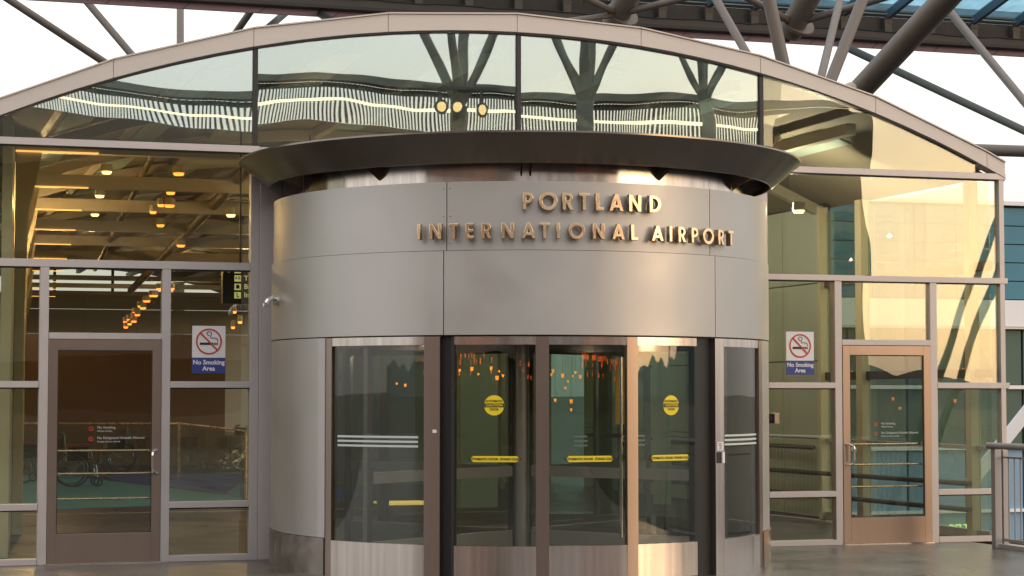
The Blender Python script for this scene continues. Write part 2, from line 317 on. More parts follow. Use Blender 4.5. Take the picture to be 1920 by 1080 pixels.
# doors
def door(x0,x1,hs,label):
    d=obj('door',MB(),'door_steel',pav,label=label); me=d.data
    st=.085; bot=.29; z1=2.142; top=.10
    def frame(mb): 
        mb.box(x0,x0+st,-.005,.04,.012,z1).box(x1-st,x1,-.005,.04,.012,z1)
        mb.box(x0+st,x1-st,-.005,.04,.012,bot).box(x0+st,x1-st,-.005,.04,z1-top,z1); return mb
    bpy.data.objects.remove(d); d=obj('door',frame(MB()),'door_steel',pav,bevel=.0015,label=label)
    pane(x0+st,x1-st,bot,z1-top,'doorglass',d,.014)
    obj('glazing_bead',MB().box(x0+st,x1-st,-.001,.012,z1-top-.010,z1-top-.0005).box(x0+st+.0005,x0+st+.008,-.001,.012,bot+.01,z1-top-.011).box(x1-st-.008,x1-st-.0005,-.001,.012,bot+.01,z1-top-.011).box(x0+st,x1-st,-.001,.012,bot+.0005,bot+.009),'gasket',d)
    for z in(1.078,.858,.618):
        obj('push_bar',MB().tube((x0+st-.01,.075,z),(x1-st+.01,.075,z),.011,n=10),'bronze',d,smooth=True)
    hx=x1-.03 if hs>0 else x0+.03; hi=hx-.055*hs
    pts=[(hx,-.005,1.078),(hx-.02*hs,-.045,1.078),(hi,-.075,1.06),(hi-.004*hs,-.08,1.03),(hi-.004*hs,-.08,.905),(hi,-.075,.875),(hx-.02*hs,-.045,.857),(hx,-.005,.857)]
    obj('handle',MB().path(pts,.012,10),'chrome',d,smooth=True)
    obj('threshold',MB().box(x0-.01,x1+.01,-.03,.1,0,.011),'steel',d)
    cx=(x0+x1)/2
    for z,a,b_ in((1.30,'No Smoking','Within 25 feet'),(1.20,'No Designated Animals Allowed','Except service animals')):
        text('decal_text',a,.034,'frost',(cx+.02-.09,.0125,z),FACE,d,.0004,align='LEFT')
        text('decal_text',b_,.024,'frost',(cx+.02-.09,.0125,z-.035),FACE,d,.0004,align='LEFT')
        mb=MB(); c=(cx-.13,z-.01)
        for i in range(16):
            a0=2*PI*i/16;a1=2*PI*(i+1)/16
            k=len(mb.v); mb.v+=[(c[0]+r*cos(t),.0125,c[1]+r*sin(t)) for t in(a0,a1) for r in(.016,.022)]; mb.f.append((k,k+1,k+3,k+2))
        mb.bar((c[0]-.012,.0122,c[1]+.012),(c[0]+.012,.0122,c[1]-.012),.004,.0006,up=(0,1,0))
        obj('decal_icon',mb,'red',d)
    return d
door(-4.470,-3.400,1,'left hand steel framed glass door'); door(3.910,4.975,-1,'right hand steel framed glass door')
# roof shell and hall ribs
HY=43.
mb=MB(); nn=24
for j,y in enumerate((.30,HY)):
    for i in range(nn+1):
        x=XL+(XR-XL)*i/nn; mb.v.append((x,y,zo(x)-.03))
for i in range(nn): mb.f.append((i,i+1,nn+1+i+1,nn+1+i))
k=len(mb.v)
for y in(.30,HY):
    for i in range(nn+1):
        x=XL+(XR-XL)*i/nn; mb.v.append((x,y,zo(x)-.13))
for i in range(nn): mb.f.append((k+i,k+nn+1+i,k+nn+1+i+1,k+i+1))
obj('roof_shell',mb,'ceiling',pav,smooth=True)
for x in(-3.9,-2.6,-1.2,.3,1.8,3.2,4.6):
    z=zo(x)-.15; sl=(x-XC)/RO
    for y0 in range(1,40,4):
        mb=MB(); mb.bar((x,y0+.5,z),(x,y0+3.3,z),.42,.015,up=(sl,0,1)); obj('skylight_strip',mb,'skylight',pav)
    obj('purlin',MB().box(x-.42,x-.30,.4,HY-.2,z-.12,z+.005),'hallbeam',pav)
ys=[4.4,8.5,12.0,15.9,19.4,23.6,28.,32.6,36.4,40.6]
for y in ys:
    n=16; xs=[XL+.1+(XR-XL-.2)*i/n for i in range(n+1)]
    if y<27: obj('roof_rib',MB().prism([(x,zo(x)-.16) for x in xs]+[(x,zo(x)-.30) for x in reversed(xs)],'y',y-.06,y+.06),'hallbeam',pav)
    xl=-6.28+.073*(y+19.8)
    obj('tie_beam',MB().box(xl,5.7,y-.08,y+.08,4.44 if y<27 else 4.50,4.62),'hallbeam',pav)
    obj('cove_light',MB().box(xl+.0,xl+.95,y-.10,y-.085,4.432,4.452),'tubelight',pav)
for (p,q,r_) in(((470,312),(245,545),.085),((300,262),(178,505),.05),((1440,262),(1595,165),.09)):
    a=atD(*p,27 if p[0]<1000 else 24); b=atD(*q,52 if p[0]==470 else (44 if p[0]<1000 else 30))
    obj('brace_tube',MB().tube(a,b,r_,n=12),'brace',pav,smooth=True)
# left lit wall, slightly splayed, with haunches
def lw(y): return -6.28+.073*(y+19.8)
mb=MB(); mb.v=[(lw(1),1,0),(lw(HY),HY,0),(lw(HY),HY,4.4),(lw(1),1,4.4)]+[(lw(1)-.1,1,0),(lw(HY)-.1,HY,0),(lw(HY)-.1,HY,4.4),(lw(1)-.1,1,4.4)]; mb.f=[(0,1,2,3),(7,6,5,4),(0,4,5,1),(3,2,6,7),(0,3,7,4),(1,5,6,2)]
obj('side_wall',mb,'cream',pav,label='cream uplit left wall of the hall')
for y in ys:
    x=lw(y); pts=[(x+.01,4.43),(x+.30,4.43),(x+.24,4.1),(x+.15,3.75),(x+.12,2.6),(x+.12,0),(x+.01,0)]
    obj('haunch',MB().prism(pts,'y',y-.07,y+.07),'cream',pav)
# right wall: glazed bay then panels
XW=5.78
for y,w_ in((.42,.12),(3.05,.16),(4.15,.08)): obj('wall_post',MB().box(XW-.10,XW+.02,y-w_/2,y+w_/2,0,4.05),'cream',pav,bevel=.003)
for z,h in((3.05,.10),(1.85,.10),(1.02,.045),(.05,.1)): obj('wall_transom',MB().box(XW-.04,XW+.04,.1,4.15,z-h/2,z+h/2),'alu' if z<1.5 else 'rail',pav)
for y0,y1 in((.1,.36),(.48,2.97),(3.13,4.11)):
    for z0,z1 in((.1,1.0),(1.045,1.8),(1.9,3.0),(3.1,4.0)): obj('side_pane',MB().box(XW,XW+.01,y0,y1,z0,z1),'sideglass',pav)
obj('handrail',MB().tube((XW-.16,.3,.62),(XW-.16,12,.55),.03,n=10),'rail',pav,smooth=True)
obj('handrail',MB().tube((XW-.16,.3,.33),(XW-.16,12,.26),.03,n=10),'rail',pav,smooth=True)
for i in range(8):
    for j in range(4):
        y0=4.25+i*1.15; z0=.02+j*1.02; obj('wall_panel',MB().box(XW-.03,XW+.02,y0,y0+1.135,z0,z0+1.005),'greenwall',pav,bevel=.003)
obj('panel_backing',MB().box(XW+.022,XW+.1,4.2,13.5,0,4.12),'gasket',pav)
obj('handrail',MB().tube((XW-.12,4.3,.92),(XW-.12,13,.92),.03,n=10),'rail',pav,smooth=True)
# inner features right of the doors
obj('inner_column',MB().box(1.95,2.5,8,8.3,0,4.5),'greenwall',pav,label='pale teal column behind the revolving doors'); obj('inner_column',MB().box(5.0,5.16,8,8.3,0,4.5),'greenwall',pav); obj('inner_column',MB().box(3.3,3.5,6,6.2,0,4.5),'rail',pav); obj('inner_column',MB().box(1.0,1.3,14,14.3,0,4.5),'greenwall',pav)
obj('rear_wall',MB().box(1.7,5.85,15.5,15.7,0,4.4),'olivewall',pav,label='dark olive rear wall behind the revolving doors')
obj('doorway_trim',MB().box(4.2,4.28,13.3,13.4,0,3.4).box(4.2,5.6,13.3,13.4,3.4,3.47),'greywall',pav)
# end wall: brown lower, grey upper panels, glazing above
EY=41.5
obj('end_wall',MB().box(-3,1.7,EY-15,EY-14.8,0,2.96),'brownwall',pav,label='dark brown end wall beyond the glass railing')
for i in range(7):
    x0=-3.2+i*1.6; obj('end_wall_panel',MB().box(x0,x0+1.59,EY,EY+.15,3.4,4.12),'greywall',pav); obj('end_wall_panel',MB().box(x0,x0+1.59,EY,EY+.15,4.135,4.60),'greywall',pav)
obj('end_wall',MB().box(-3.3,8,EY,EY+.15,0,3.39),'greywall',pav)
for i in range(4): obj('window_bar',MB().box(-.9+i*1.7,-.82+i*1.7,EY,EY+.1,4.61,5.4),'rail',pav)

# ================================================================== REVOLVING DOOR DRUM
C0=(0,-.78)
drum=thing('revolving_door_drum','round brushed steel revolving door drum with airport name letters and a flared dark visor','revolving door',(0,-.78,0))
D=drum
def arcp(name,ra,rb,a0,a1,z0,z1,m,par=drum,label=None,**k):
    return obj(name,MB().arc(ra,rb,a0,a1,z0,z1,**k),m,par,smooth=True,label=label)
# wall panels, two tiers
t1=[-180,-95,-33.15,27.35,87,180]; t2=[-180,-95,-33.7,28.6,88,180]
for i in range(5):
    arcp('wall_panel',2.385,2.415,t1[i]+.09,t1[i+1]-.09,2.872,3.47,'panel')
    arcp('wall_panel',2.40,2.432,t2[i]+.09,t2[i+1]-.09,2.135,2.867,'panel')
arcp('panel_backing',2.36,2.383,-180,180,2.14,3.46,'gasket',n=96)
arcp('top_band',2.16,2.19,-112,112,3.42,3.80,'steel')
arcp('band_shelf',2.17,2.40,-180,180,3.44,3.466,'visor',n=96)
# visor
VA=106
o=arcp('visor',2.45,2.47,-VA,VA,3.625,3.855,'visor',ra1=2.72,rb1=2.742,n=90)
arcp('visor_rim',2.715,2.752,-VA,VA,3.856,3.872,'visor',n=90)
arcp('visor_soffit',2.18,2.57,-VA,VA,3.75,3.76,'visor',n=90)
arcp('drum_roof',.02,2.72,-180,180,3.86,3.868,'visor',n=96)
for a in(-88,-53,-16.5,17,48,76):
    ar=R(a); u=Vector((sin(ar),-cos(ar),0)); s_=Vector((cos(ar),sin(ar),0))*.008
    for sgn in((-1,1) if a==-16.5 else (0,)):
        c=Vector((0,-.78,0))+s_*(sgn*5); P=[c+u*2.195+Vector((0,0,3.54)),c+u*2.195+Vector((0,0,3.745)),c+u*2.56+Vector((0,0,3.745))]
        mb=MB(); mb.v=[tuple(p-s_) for p in P]+[tuple(p+s_) for p in P]; mb.f=[(0,1,2),(5,4,3),(0,3,4,1),(1,4,5,2),(2,5,3,0)]
        obj('bracket',mb,'visor',drum)
# closed curved side walls with plinths
for a0,a1 in((-112,-64.2),(52.2,108)):
    arcp('side_panel',2.395,2.428,a0,a1,.335,2.125,'panel')
    arcp('plinth',2.39,2.44,a0,a1,0,.33,'plinth' if a0<0 else 'steel')
arcp('side_panel',2.398,2.436,-66.4,-64.0,.335,2.125,'alu',label='vertical edge trim of the curved side wall')
arcp('head_shadow_gap',2.38,2.40,-120,120,2.124,2.136,'gasket')
# fixed glazed screens
def screen(a0,a1,ra,glassm='doorglass',top=True,gm=.0):
    arcp('glass_pane',ra-.03,ra-.018,a0,a1,.315,2.05,glassm)
    arcp('head_rail',ra-.045,ra,a0,a1,2.05,2.122,'steel'); arcp('bottom_rail',ra-.05,ra+.004,a0,a1,.0,.315,'steel')
screen(-62,-37.98,2.425); screen(31.63,49.45,2.425)
arcp('stile',2.37,2.43,-37.98,-34.5,.0,2.122,'door_steel'); arcp('stile',2.37,2.43,28.55,31.63,.0,2.122,'steel')
arcp('stile',2.38,2.428,-64,-62,.0,2.122,'door_steel'); arcp('stile',2.38,2.428,49.45,52.1,.0,2.122,'door_steel')
arcp('stile',2.3,2.37,-34.6,-31.7,.0,2.13,'black',label='black rubber sealed gap beside the moving doors'); arcp('stile',2.3,2.37,23.3,28.6,.0,2.13,'black')
# moving front section
RM=2.405
def mov(a0,a1):
    arcp('moving_glass',RM-.03,RM-.018,a0,a1,.31,2.05,'doorglass'); arcp('head_rail',RM-.045,RM,a0,a1,2.05,2.12,'steel'); arcp('bottom_rail',RM-.05,RM,a0,a1,.012,.31,'steel')
mov(-31.6,-14.57); mov(-11.84,5.08); mov(7.56,23.26)
arcp('stile',RM-.055,RM+.004,-14.57,-11.84,.012,2.12,'door_steel'); arcp('stile',RM-.055,RM+.004,5.08,7.56,.012,2.12,'door_steel')
arcp('stile',RM-.055,RM+.002,-32.2,-31.6,.012,2.12,'gasket')
# drum interior: ceiling, core, wings
mb=MB().arc(.03,2.37,-180,180,2.126,2.133,n=72); obj('drum_ceiling',mb,'greywall',drum)
obj('drum_mat',MB().arc(.02,2.34,-180,180,.001,.006,n=72),'matting',drum)
obj('core_post',MB().tube((0,-.78,0),(0,-.78,2.12),.09,n=20),'alu',drum,smooth=True)
def wing(ang,r0=.1,r1=2.25,lab=None):
    ar=R(ang); u=Vector((sin(ar),-cos(ar),0)); c=Vector((0,-.78,0))
    wg=obj('door_wing',MB().bar(c+u*(r0+.03)+Vector((0,0,1.06)),c+u*(r0+.031)+Vector((0,0,1.06)),.04,2.06,up=(0,0,1)).bar(c+u*(r1-.035)+Vector((0,0,1.06)),c+u*(r1+.035)+Vector((0,0,1.06)),.05,2.06),'visor',drum)
    obj('wing_glass',MB().bar(c+u*(r0+.05)+Vector((0,0,1.2)),c+u*(r1-.05)+Vector((0,0,1.2)),.012,1.7),'inglass',wg)
    obj('push_rail',MB().bar(c+u*(r0+.05)+Vector((0,0,.87)),c+u*(r1-.05)+Vector((0,0,.87)),.05,.10),'alu',wg)
    obj('kick_rail',MB().bar(c+u*(r0+.05)+Vector((0,0,.17)),c+u*(r1-.05)+Vector((0,0,.17)),.05,.26),'alu',wg)
    obj('top_rail',MB().bar(c+u*(r0+.05)+Vector((0,0,2.06)),c+u*(r1-.05)+Vector((0,0,2.06)),.05,.08),'visor',wg)
for a in(-55,38,125,215): wing(a)
# rear of the drum: curved frames towards the hall
for a0,a1 in((109,133),(135,158),(-158,-135),(-133,-113)):
    arcp('glass_pane',2.38,2.392,a0,a1,.315,2.05,'inglass'); arcp('bottom_rail',2.37,2.42,a0,a1,0,.315,'steel')
for a in(134,160,-160,-134): arcp('stile',2.37,2.42,a-1.5,a+1.5,0,2.12,'visor')
arcp('amber_banner',1.9,1.905,9,12.5,1.35,1.95,'amber',label='amber banner hanging inside the doors')
obj('pull_bar',MB().tube((.28,-2.85,.35),(.28,-2.85,1.95),.016,n=10),'chrome',drum,smooth=True); obj('bar_clamp',MB().box(.14,.27,-2.86,-2.82,1.235,1.27).box(.29,.34,-2.87,-2.82,1.16,1.20),'black',drum)
def curved_decal(name,ac,wdeg,z0,z1,m,r,par=drum): return arcp(name,r,r+.0015,ac-wdeg/2,ac+wdeg/2,z0,z1,m,par,n=4)
def polar(a,r,z): ar=R(a); return (r*sin(ar),-.78-r*cos(ar),z)
def disc(name,a,z,rad,m,r):
    ar=R(a); u=Vector((sin(ar),-cos(ar),0)); t=Vector((cos(ar),sin(ar),0)); c=Vector(polar(a,r,z)); mb=MB(); n=32
    for off in(0,.0015):
        for i in range(n): q=2*PI*i/n; mb.v.append(tuple(c+u*off+t*(rad*cos(q))+Vector((0,0,rad*sin(q)))))
    mb.f=[tuple(range(n)),tuple(range(2*n-1,n-1,-1))]+[(i,(i+1)%n,n+(i+1)%n,n+i) for i in range(n)]
    return obj(name,mb,m,drum)
for a,zc in((-23.2,1.524),(16.2,1.522)):
    s=disc('caution_sticker',a,zc,.088,'yellow',RM-.016)
    rz=R(a)
    ar=R(a); u=Vector((sin(ar),-cos(ar),0)); t=Vector((cos(ar),sin(ar),0)); c=Vector(polar(a,RM-.0125,zc))
    obj('sticker_band',MB().bar(c-t*.086,c+t*.086,.001,.034),'ink',s)
    text('sticker_text','AUTOMATIC',.026,'ink',polar(a,RM-.012,zc+.036),(PI/2,0,rz),s,.0004,bold=.0006)
    text('sticker_text','CAUTION',.032,'yellow',polar(a,RM-.0105,zc),(PI/2,0,rz),s,.0004,bold=.0006)
    text('sticker_text','DOOR',.026,'ink',polar(a,RM-.012,zc-.036),(PI/2,0,rz),s,.0004,bold=.0006)
for a in(-23.0,-3.2,15.7):
    ar=R(a); u=Vector((sin(ar),-cos(ar),0)); t=Vector((cos(ar),sin(ar),0)); c=Vector(polar(a,RM-.006,1.06)); mb=MB()
    P=[(-.215,0),(-.19,.026),(.19,.026),(.215,0),(.19,-.026),(-.19,-.026)]
    mb.v=[tuple(c+t*x+Vector((0,0,z))) for x,z in P]+[tuple(c+u*.0015+t*x+Vector((0,0,z))) for x,z in P]; mb.f=[tuple(range(6)),tuple(range(11,5,-1))]+[(i,(i+1)%6,6+(i+1)%6,6+i) for i in range(6)]
    s=obj('stand_clear_sticker',mb,'yellow',drum)
    text('sticker_text','AUTOMATIC DOOR  STAND CLEAR',.0285,'ink',Vector(polar(a,RM-.002,1.059)),(PI/2,0,R(a)),s,.0004,bold=.0009)
for a0,a1,r in((-60.5,-39.5,2.404),(32.5,48.5,2.404)):
    for z in(1.245,1.205,1.165): arcp('safety_stripe',r+.004,r+.0055,a0,a1,z-.009,z+.009,'frost')
for a0,a1 in((-4,-.5),(13,16.2),(9.2,12)):
    for z in(1.245,1.205,1.165): arcp('safety_stripe',RM-.4,RM-.3985,a0,a1,z-.008,z+.008,'frost')
curved_decal('small_sticker',-35.6,.9,1.285,1.312,'white',2.432)
n_=curved_decal('notice_plate',30.1,2.2,1.115,1.19,'white',2.432)
for k in range(4): text('notice_text',['PRESS TO','OPERATE','DOOR','SLOWLY'][k],.014,'ink',polar(30.1,2.4345,1.176-.016*k),(PI/2,0,R(30.1)),n_,.0003)
curved_decal('key_switch',29.7,1.6,1.0,1.10,'black',2.432); arcp('key_switch_plate',2.432,2.445,30.5,31.3,1.0,1.10,'white')

# ---- bronze letters, hand drawn outlines, cap height 1
def circ(cx,cy,rx,ry,a0=0,a1=360,n=28): return [(cx+rx*cos(R(a0+(a1-a0)*i/n)),cy+ry*sin(R(a0+(a1-a0)*i/n))) for i in range(n+(0 if abs(a1-a0)==360 else 1))]
S=.21
G={}
G['I']=(S,[[(0,0),(S,0),(S,1),(0,1)]])
G['L']=(.5,[[(0,0),(.5,0),(.5,.19),(S,.19),(S,1),(0,1)]])
G['T']=(.62,[[(.205,0),(.415,0),(.415,.81),(.62,.81),(.62,1),(0,1),(0,.81),(.205,.81)]])
G['E']=(.5,[[(0,0),(.5,0),(.5,.18),(S,.18),(S,.41),(.46,.41),(.46,.59),(S,.59),(S,.82),(.5,.82),(.5,1),(0,1)]])
G['N']=(.80,[[(0,0),(S,0),(S,.62),(.60,0),(.80,0),(.80,1),(.59,1),(.59,.38),(.20,1),(0,1)]])
G['A']=(.92,[[(0,0),(.22,0),(.30,.19),(.62,.19),(.70,0),(.92,0),(.55,1),(.37,1)],[(.37,.36),(.46,.62),(.55,.36)]])
G['O']=(1.08,[circ(.54,.5,.54,.54,0,360,36),circ(.54,.5,.33,.33,360,0,36)])
G['D']=(.80,[[(0,0),(.28,0)]+circ(.28,.5,.52,.5,-90,90,18)[1:]+[(0,1)],[(.21,.19),(.21,.81),(.28,.81)]+circ(.28,.5,.30,.31,90,-90,14)[1:]])
G['P']=(.60,[[(0,0),(S,0),(S,.36),(.28,.36)]+circ(.28,.68,.32,.32,-90,90,14)[1:]+[(0,1)],[(.21,.54),(.21,.82),(.27,.82)]+circ(.27,.68,.14,.14,90,-90,10)[1:]])
G['R']=(.66,[[(0,0),(S,0),(S,.36),(.24,.36),(.42,0),(.66,0),(.44,.40)]+circ(.30,.69,.30,.31,-60,90,12)+[(0,1)],[(.21,.54),(.21,.82),(.29,.82)]+circ(.29,.68,.13,.14,90,-90,10)[1:]])
LM={}
def letter(ch,a,zc,h):
    key=(ch,h)
    if key not in LM:
        wd,sp=G[ch]; cu=bpy.data.curves.new('letter','CURVE'); cu.dimensions='2D'; cu.fill_mode='BOTH'; cu.extrude=.022; cu.bevel_depth=.0035; cu.bevel_resolution=1; cu.offset=-.003
        for pl in sp:
            s=cu.splines.new('POLY'); s.points.add(len(pl)-1); s.use_cyclic_u=True
            for i,(x,y) in enumerate(pl): s.points[i].co=((x-wd/2)*h,(y-.5)*h,0,1)
        t=link(bpy.data.objects.new('src',cu)); bpy.context.view_layer.update(); me=bpy.data.meshes.new_from_object(t); bpy.data.objects.remove(t); bpy.data.curves.remove(cu)
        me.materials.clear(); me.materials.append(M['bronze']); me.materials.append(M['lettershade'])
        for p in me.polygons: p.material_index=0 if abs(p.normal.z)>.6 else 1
        LM[key]=me
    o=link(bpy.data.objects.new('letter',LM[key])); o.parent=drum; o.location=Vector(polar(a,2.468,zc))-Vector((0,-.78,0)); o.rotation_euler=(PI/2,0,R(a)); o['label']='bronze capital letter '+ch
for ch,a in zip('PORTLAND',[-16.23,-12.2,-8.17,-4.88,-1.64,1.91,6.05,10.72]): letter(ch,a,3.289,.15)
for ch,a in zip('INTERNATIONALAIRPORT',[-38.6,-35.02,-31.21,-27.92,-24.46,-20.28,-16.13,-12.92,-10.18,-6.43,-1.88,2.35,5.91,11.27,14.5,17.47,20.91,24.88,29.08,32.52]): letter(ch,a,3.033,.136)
mb=MB()
for a0 in(-33.15,27.35):
    for da in(-.75,.75):
        for z in(2.93,3.17,3.41):
            ar=R(a0+da); c=Vector(polar(a0+da,2.4145,z)); mb.tube(c,c+Vector((sin(ar),-cos(ar),0))*.003,.006,n=8)
obj('panel_screws',mb,'steel',drum,kind='stuff')
# ---- hook shaped spout left of the drum, box on the right mullion
hk=thing('wall_spout','small curved chrome spout on the left flank of the drum','fitting',(-2.45,-.86,2.49))
obj('flange',MB().tube((-2.425,-.86,2.50),(-2.46,-.87,2.50),.045,n=16),'chrome',hk,smooth=True)
obj('spout',MB().path([(-2.45,-.87,2.52),(-2.49,-.89,2.525),(-2.53,-.91,2.505),(-2.555,-.92,2.47),(-2.56,-.92,2.44)],.026,10),'chrome',hk,smooth=True)
bx=thing('door_button_box','small bronze push button box on a bracket beside the right windows','button box',(3.07,-.02,1.36))
obj('housing',MB().box(3.06,3.12,-.09,-.03,1.30,1.42),'door_steel',bx,bevel=.006); obj('back_plate',MB().box(3.02,3.075,-.03,-.004,1.31,1.41),'black',bx); obj('bracket',MB().box(3.03,3.06,-.06,-.03,1.33,1.39),'black',bx)

# ================================================================== SIGNS ON THE GLASS
def nosmoke(x0,z0,label):
    W,H=.325,.463; s=thing('no_smoking_sign',label,'sign',(x0+W/2,.0,z0),'no smoking signs stuck on the entrance glass'); y=.040
    obj('sign_board',MB().box(x0,x0+W,y-.004,y+.004,z0+.152,z0+H),'white',s); obj('sign_board',MB().box(x0,x0+W,y-.004,y+.004,z0,z0+.150),'signblue',s,label='navy lower board reading No Smoking Area')
    cx,cz=x0+W/2,z0+.31; mb=MB(); n=40
    for i in range(n):
        a0=2*PI*i/n;a1=2*PI*(i+1)/n; k=len(mb.v); mb.v+=[(cx+r*cos(t),y-.0075,cz+r*sin(t)) for t in(a0,a1) for r in(.112,.128)]; mb.f.append((k,k+1,k+3,k+2))
    obj('ban_ring',mb,'red',s)
    obj('ban_bar',MB().bar((cx-.085,y-.009,cz+.085),(cx+.085,y-.009,cz-.085),.0015,.016,up=(1,0,1)),'red',s)
    obj('cigarette',MB().box(cx-.088,cx+.045,y-.0062,y-.005,cz-.034,cz-.010),'ink',s); obj('cigarette_tip',MB().box(cx+.052,cx+.068,y-.0062,y-.005,cz-.034,cz-.010).box(cx+.074,cx+.088,y-.0062,y-.005,cz-.034,cz-.010),'ink',s)
    P=[(.088,.0),(.08,.028),(.05,.036),(.02,.032),(.012,.052),(.026,.07),(.022,.09),(-.002,.098),(-.02,.084),(-.012,.062),(.004,.056)]
    obj('smoke_curl',MB().path([(cx+a,y-.0062,cz+b) for a,b in P],.0032,6),'ink',s)
    text('sign_text','No Smoking',.062,'white',(cx,y-.0052,z0+.105),FACE,s,.0004,bold=.0016); text('sign_text','Area',.062,'white',(cx,y-.0052,z0+.045),FACE,s,.0004,bold=.0016)
nosmoke(-3.098,1.824,'no smoking sign on the dark glass right of the left hand door')
nosmoke(3.262,1.826,'no smoking sign on the pale glass beside the right hand door')

# ================================================================== HALL CONTENTS
hs=thing('hanging_direction_sign','black hanging direction sign with yellow pictograms seen through the left glass','sign',(-1.7,3,2.64))
obj('sign_box',MB().box(-2.306,-1.15,3.0,3.12,2.64,3.075),'signblack',hs,bevel=.004)
for xx in(-2.1,-1.3): obj('hanger',MB().tube((xx,3.06,3.07),(xx,3.06,4.6),.012,n=8),'rail',hs)
rows=[('Arrivals',3.02),('Ticketing',2.925),('Baggage',2.83),('Information',2.735)]
for s_,z in rows:
    ic=obj('pictogram',MB().box(-2.175,-2.10,2.994,2.9985,z-.036,z+.036),'signyellow',hs)
    if s_=='Ticketing': text('pictogram_mark','A',.045,'signblack',(-2.155,2.992,z+.004),FACE,ic,.0004,bold=.001); text('pictogram_mark','B',.045,'signblack',(-2.12,2.992,z+.004),FACE,ic,.0004,bold=.001)
    elif s_=='Baggage': obj('pictogram_mark',MB().box(-2.157,-2.118,2.991,2.9935,z-.02,z+.02).box(-2.145,-2.13,2.991,2.9935,z+.021,z+.028),'signblack',ic)
    elif s_=='Information': obj('pictogram_mark',MB().box(-2.150,-2.140,2.991,2.9935,z-.012,z+.028).box(-2.15,-2.12,2.991,2.9935,z-.024,z-.013),'signblack',ic)
    text('sign_text',s_,.078,'signyellow',(-2.065,2.9985,z+.003),FACE,hs,.0006,bold=.001,align='LEFT')
text('sign_arrow','V',.07,'signyellow',(-2.24,2.9985,3.015),FACE,hs,.0006,bold=.004)

def torus(mb,c,rad,r,axis='x',n=28,k=6):
    b=len(mb.v)
    for i in range(n):
        a=2*PI*i/n
        for j in range(k):
            q=2*PI*j/k; rr=rad+r*cos(q); o=r*sin(q); mb.v.append({'x':(c[0]+o,c[1]+rr*cos(a),c[2]+rr*sin(a)),'y':(c[0]+rr*cos(a),c[1]+o,c[2]+rr*sin(a))}[axis])
    for i in range(n):
        for j in range(k): mb.f.append((b+i*k+j,b+((i+1)%n)*k+j,b+((i+1)%n)*k+(j+1)%k,b+i*k+(j+1)%k))
    return mb
def wheelchair(loc,label,m='redvinyl'):
    t=thing('wheelchair',label,'wheelchair',(0,0,0),'wheelchairs parked in the hall')
    for y in(-.28,.28):
        wh=obj('wheel',torus(MB(),(0,y,.30),.29,.014,'y'),'black',t,smooth=True); obj('hand_rim',torus(MB(),(0,y*1.12,.30),.262,.008,'y'),'chrome',wh,smooth=True)
        mb=MB()
        for i in range(12): a=2*PI*i/12; mb.tube((0,y,.30),(.28*cos(a),y,.30+.28*sin(a)),.003,n=4)
        obj('spokes',mb,'chrome',wh); obj('hub',MB().tube((0,y-.03,.30),(0,y+.03,.30),.035,n=12),'chrome',wh)
        cs=obj('caster',torus(MB(),(.44,y*.85,.085),.07,.016,'y',16),'black',t,smooth=True); obj('fork',MB().tube((.44,y*.85,.085),(.40,y*.85,.38),.014,n=6),'chrome',cs)
        obj('side_guard',MB().box(-.09,.26,y-.008,y+.008,.46,.69),'chair',t); obj('armrest',MB().box(-.08,.32,y-.03,y+.03,.70,.735),m,t,bevel=.008); obj('arm_frame',MB().path([(-.10,y,.45),(-.10,y,.70),(.30,y,.70),(.34,y,.48)],.011),'chrome',t)
        obj('push_handle',MB().path([(-.10,y*.85,.45),(-.14,y*.85,.92),(-.24,y*.85,.95)],.016),'chrome',t)
        obj('footrest',MB().path([(.32,y*.7,.48),(.52,y*.7,.16),(.62,y*.7,.15)],.012).box(.50,.66,y*.7-.07,y*.7+.07,.13,.145),'rail',t)
    obj('seat',MB().box(-.10,.34,-.24,.24,.46,.50),m,t,bevel=.01); mb=MB().bar((-.10,0,.50),(-.15,0,.90),.46,.03,up=(1,0,0)); obj('backrest',mb,'chair',t)
    obj('frame',MB().path([(-.1,-.24,.45),(.34,-.24,.45),(.34,.24,.45),(-.1,.24,.45),(-.1,-.24,.45)],.013).tube((-.02,-.24,.2),(.2,.24,.45),.01).tube((-.02,.24,.2),(.2,-.24,.45),.01),'chrome',t)
    t.location=loc; return t
p1=onZ(133,912,0.0); w1=wheelchair(p1,'wheelchair with maroon arms and a thin chrome wheel rim behind the left door')
p2=onZ(205,884,0.0); w2=clone(w1); w2.location=p2+Vector((.25,0,0)); w2.rotation_euler=(0,0,R(170)); w2['label']='dark wheelchair turned the other way, just right of the maroon armed one'
w3=clone(w1); w3.location=onZ(30,905,0.0); w3.rotation_euler=(0,0,R(20)); w3['label']='leftmost wheelchair seen through the lower left window'
w4=clone(w1); w4.location=onZ(440,882,0.0); w4.rotation_euler=(0,0,R(200)); w4['label']='wheelchair behind the glass railing under the no smoking sign'
gr=thing('glass_railing','frameless glass railing with a thin steel top rail across the hall','railing',tuple(atD(300,790,38)*1))
A_=onZ(-60,891,0); A_=atD(-60,890,38.2); B_=atD(335,890,38.2); C_=atD(461,940,30.5)
for P,Q in((A_,B_),(B_,C_)):
    P=Vector((P.x,P.y,0)); Q=Vector((Q.x,Q.y,0))
    n=5 if Q is not C_ else 4
    for i in range(n):
        a=P.lerp(Q,(i+.01)/n); b=P.lerp(Q,(i+.99)/n); obj('railing_pane',MB().bar(a+Vector((0,0,.52)),b+Vector((0,0,.52)),.012,1.0),'inglass',gr)
    obj('top_rail',MB().tube(P+Vector((0,0,1.06)),Q+Vector((0,0,1.06)),.018,n=10),'bronze',gr,smooth=True)
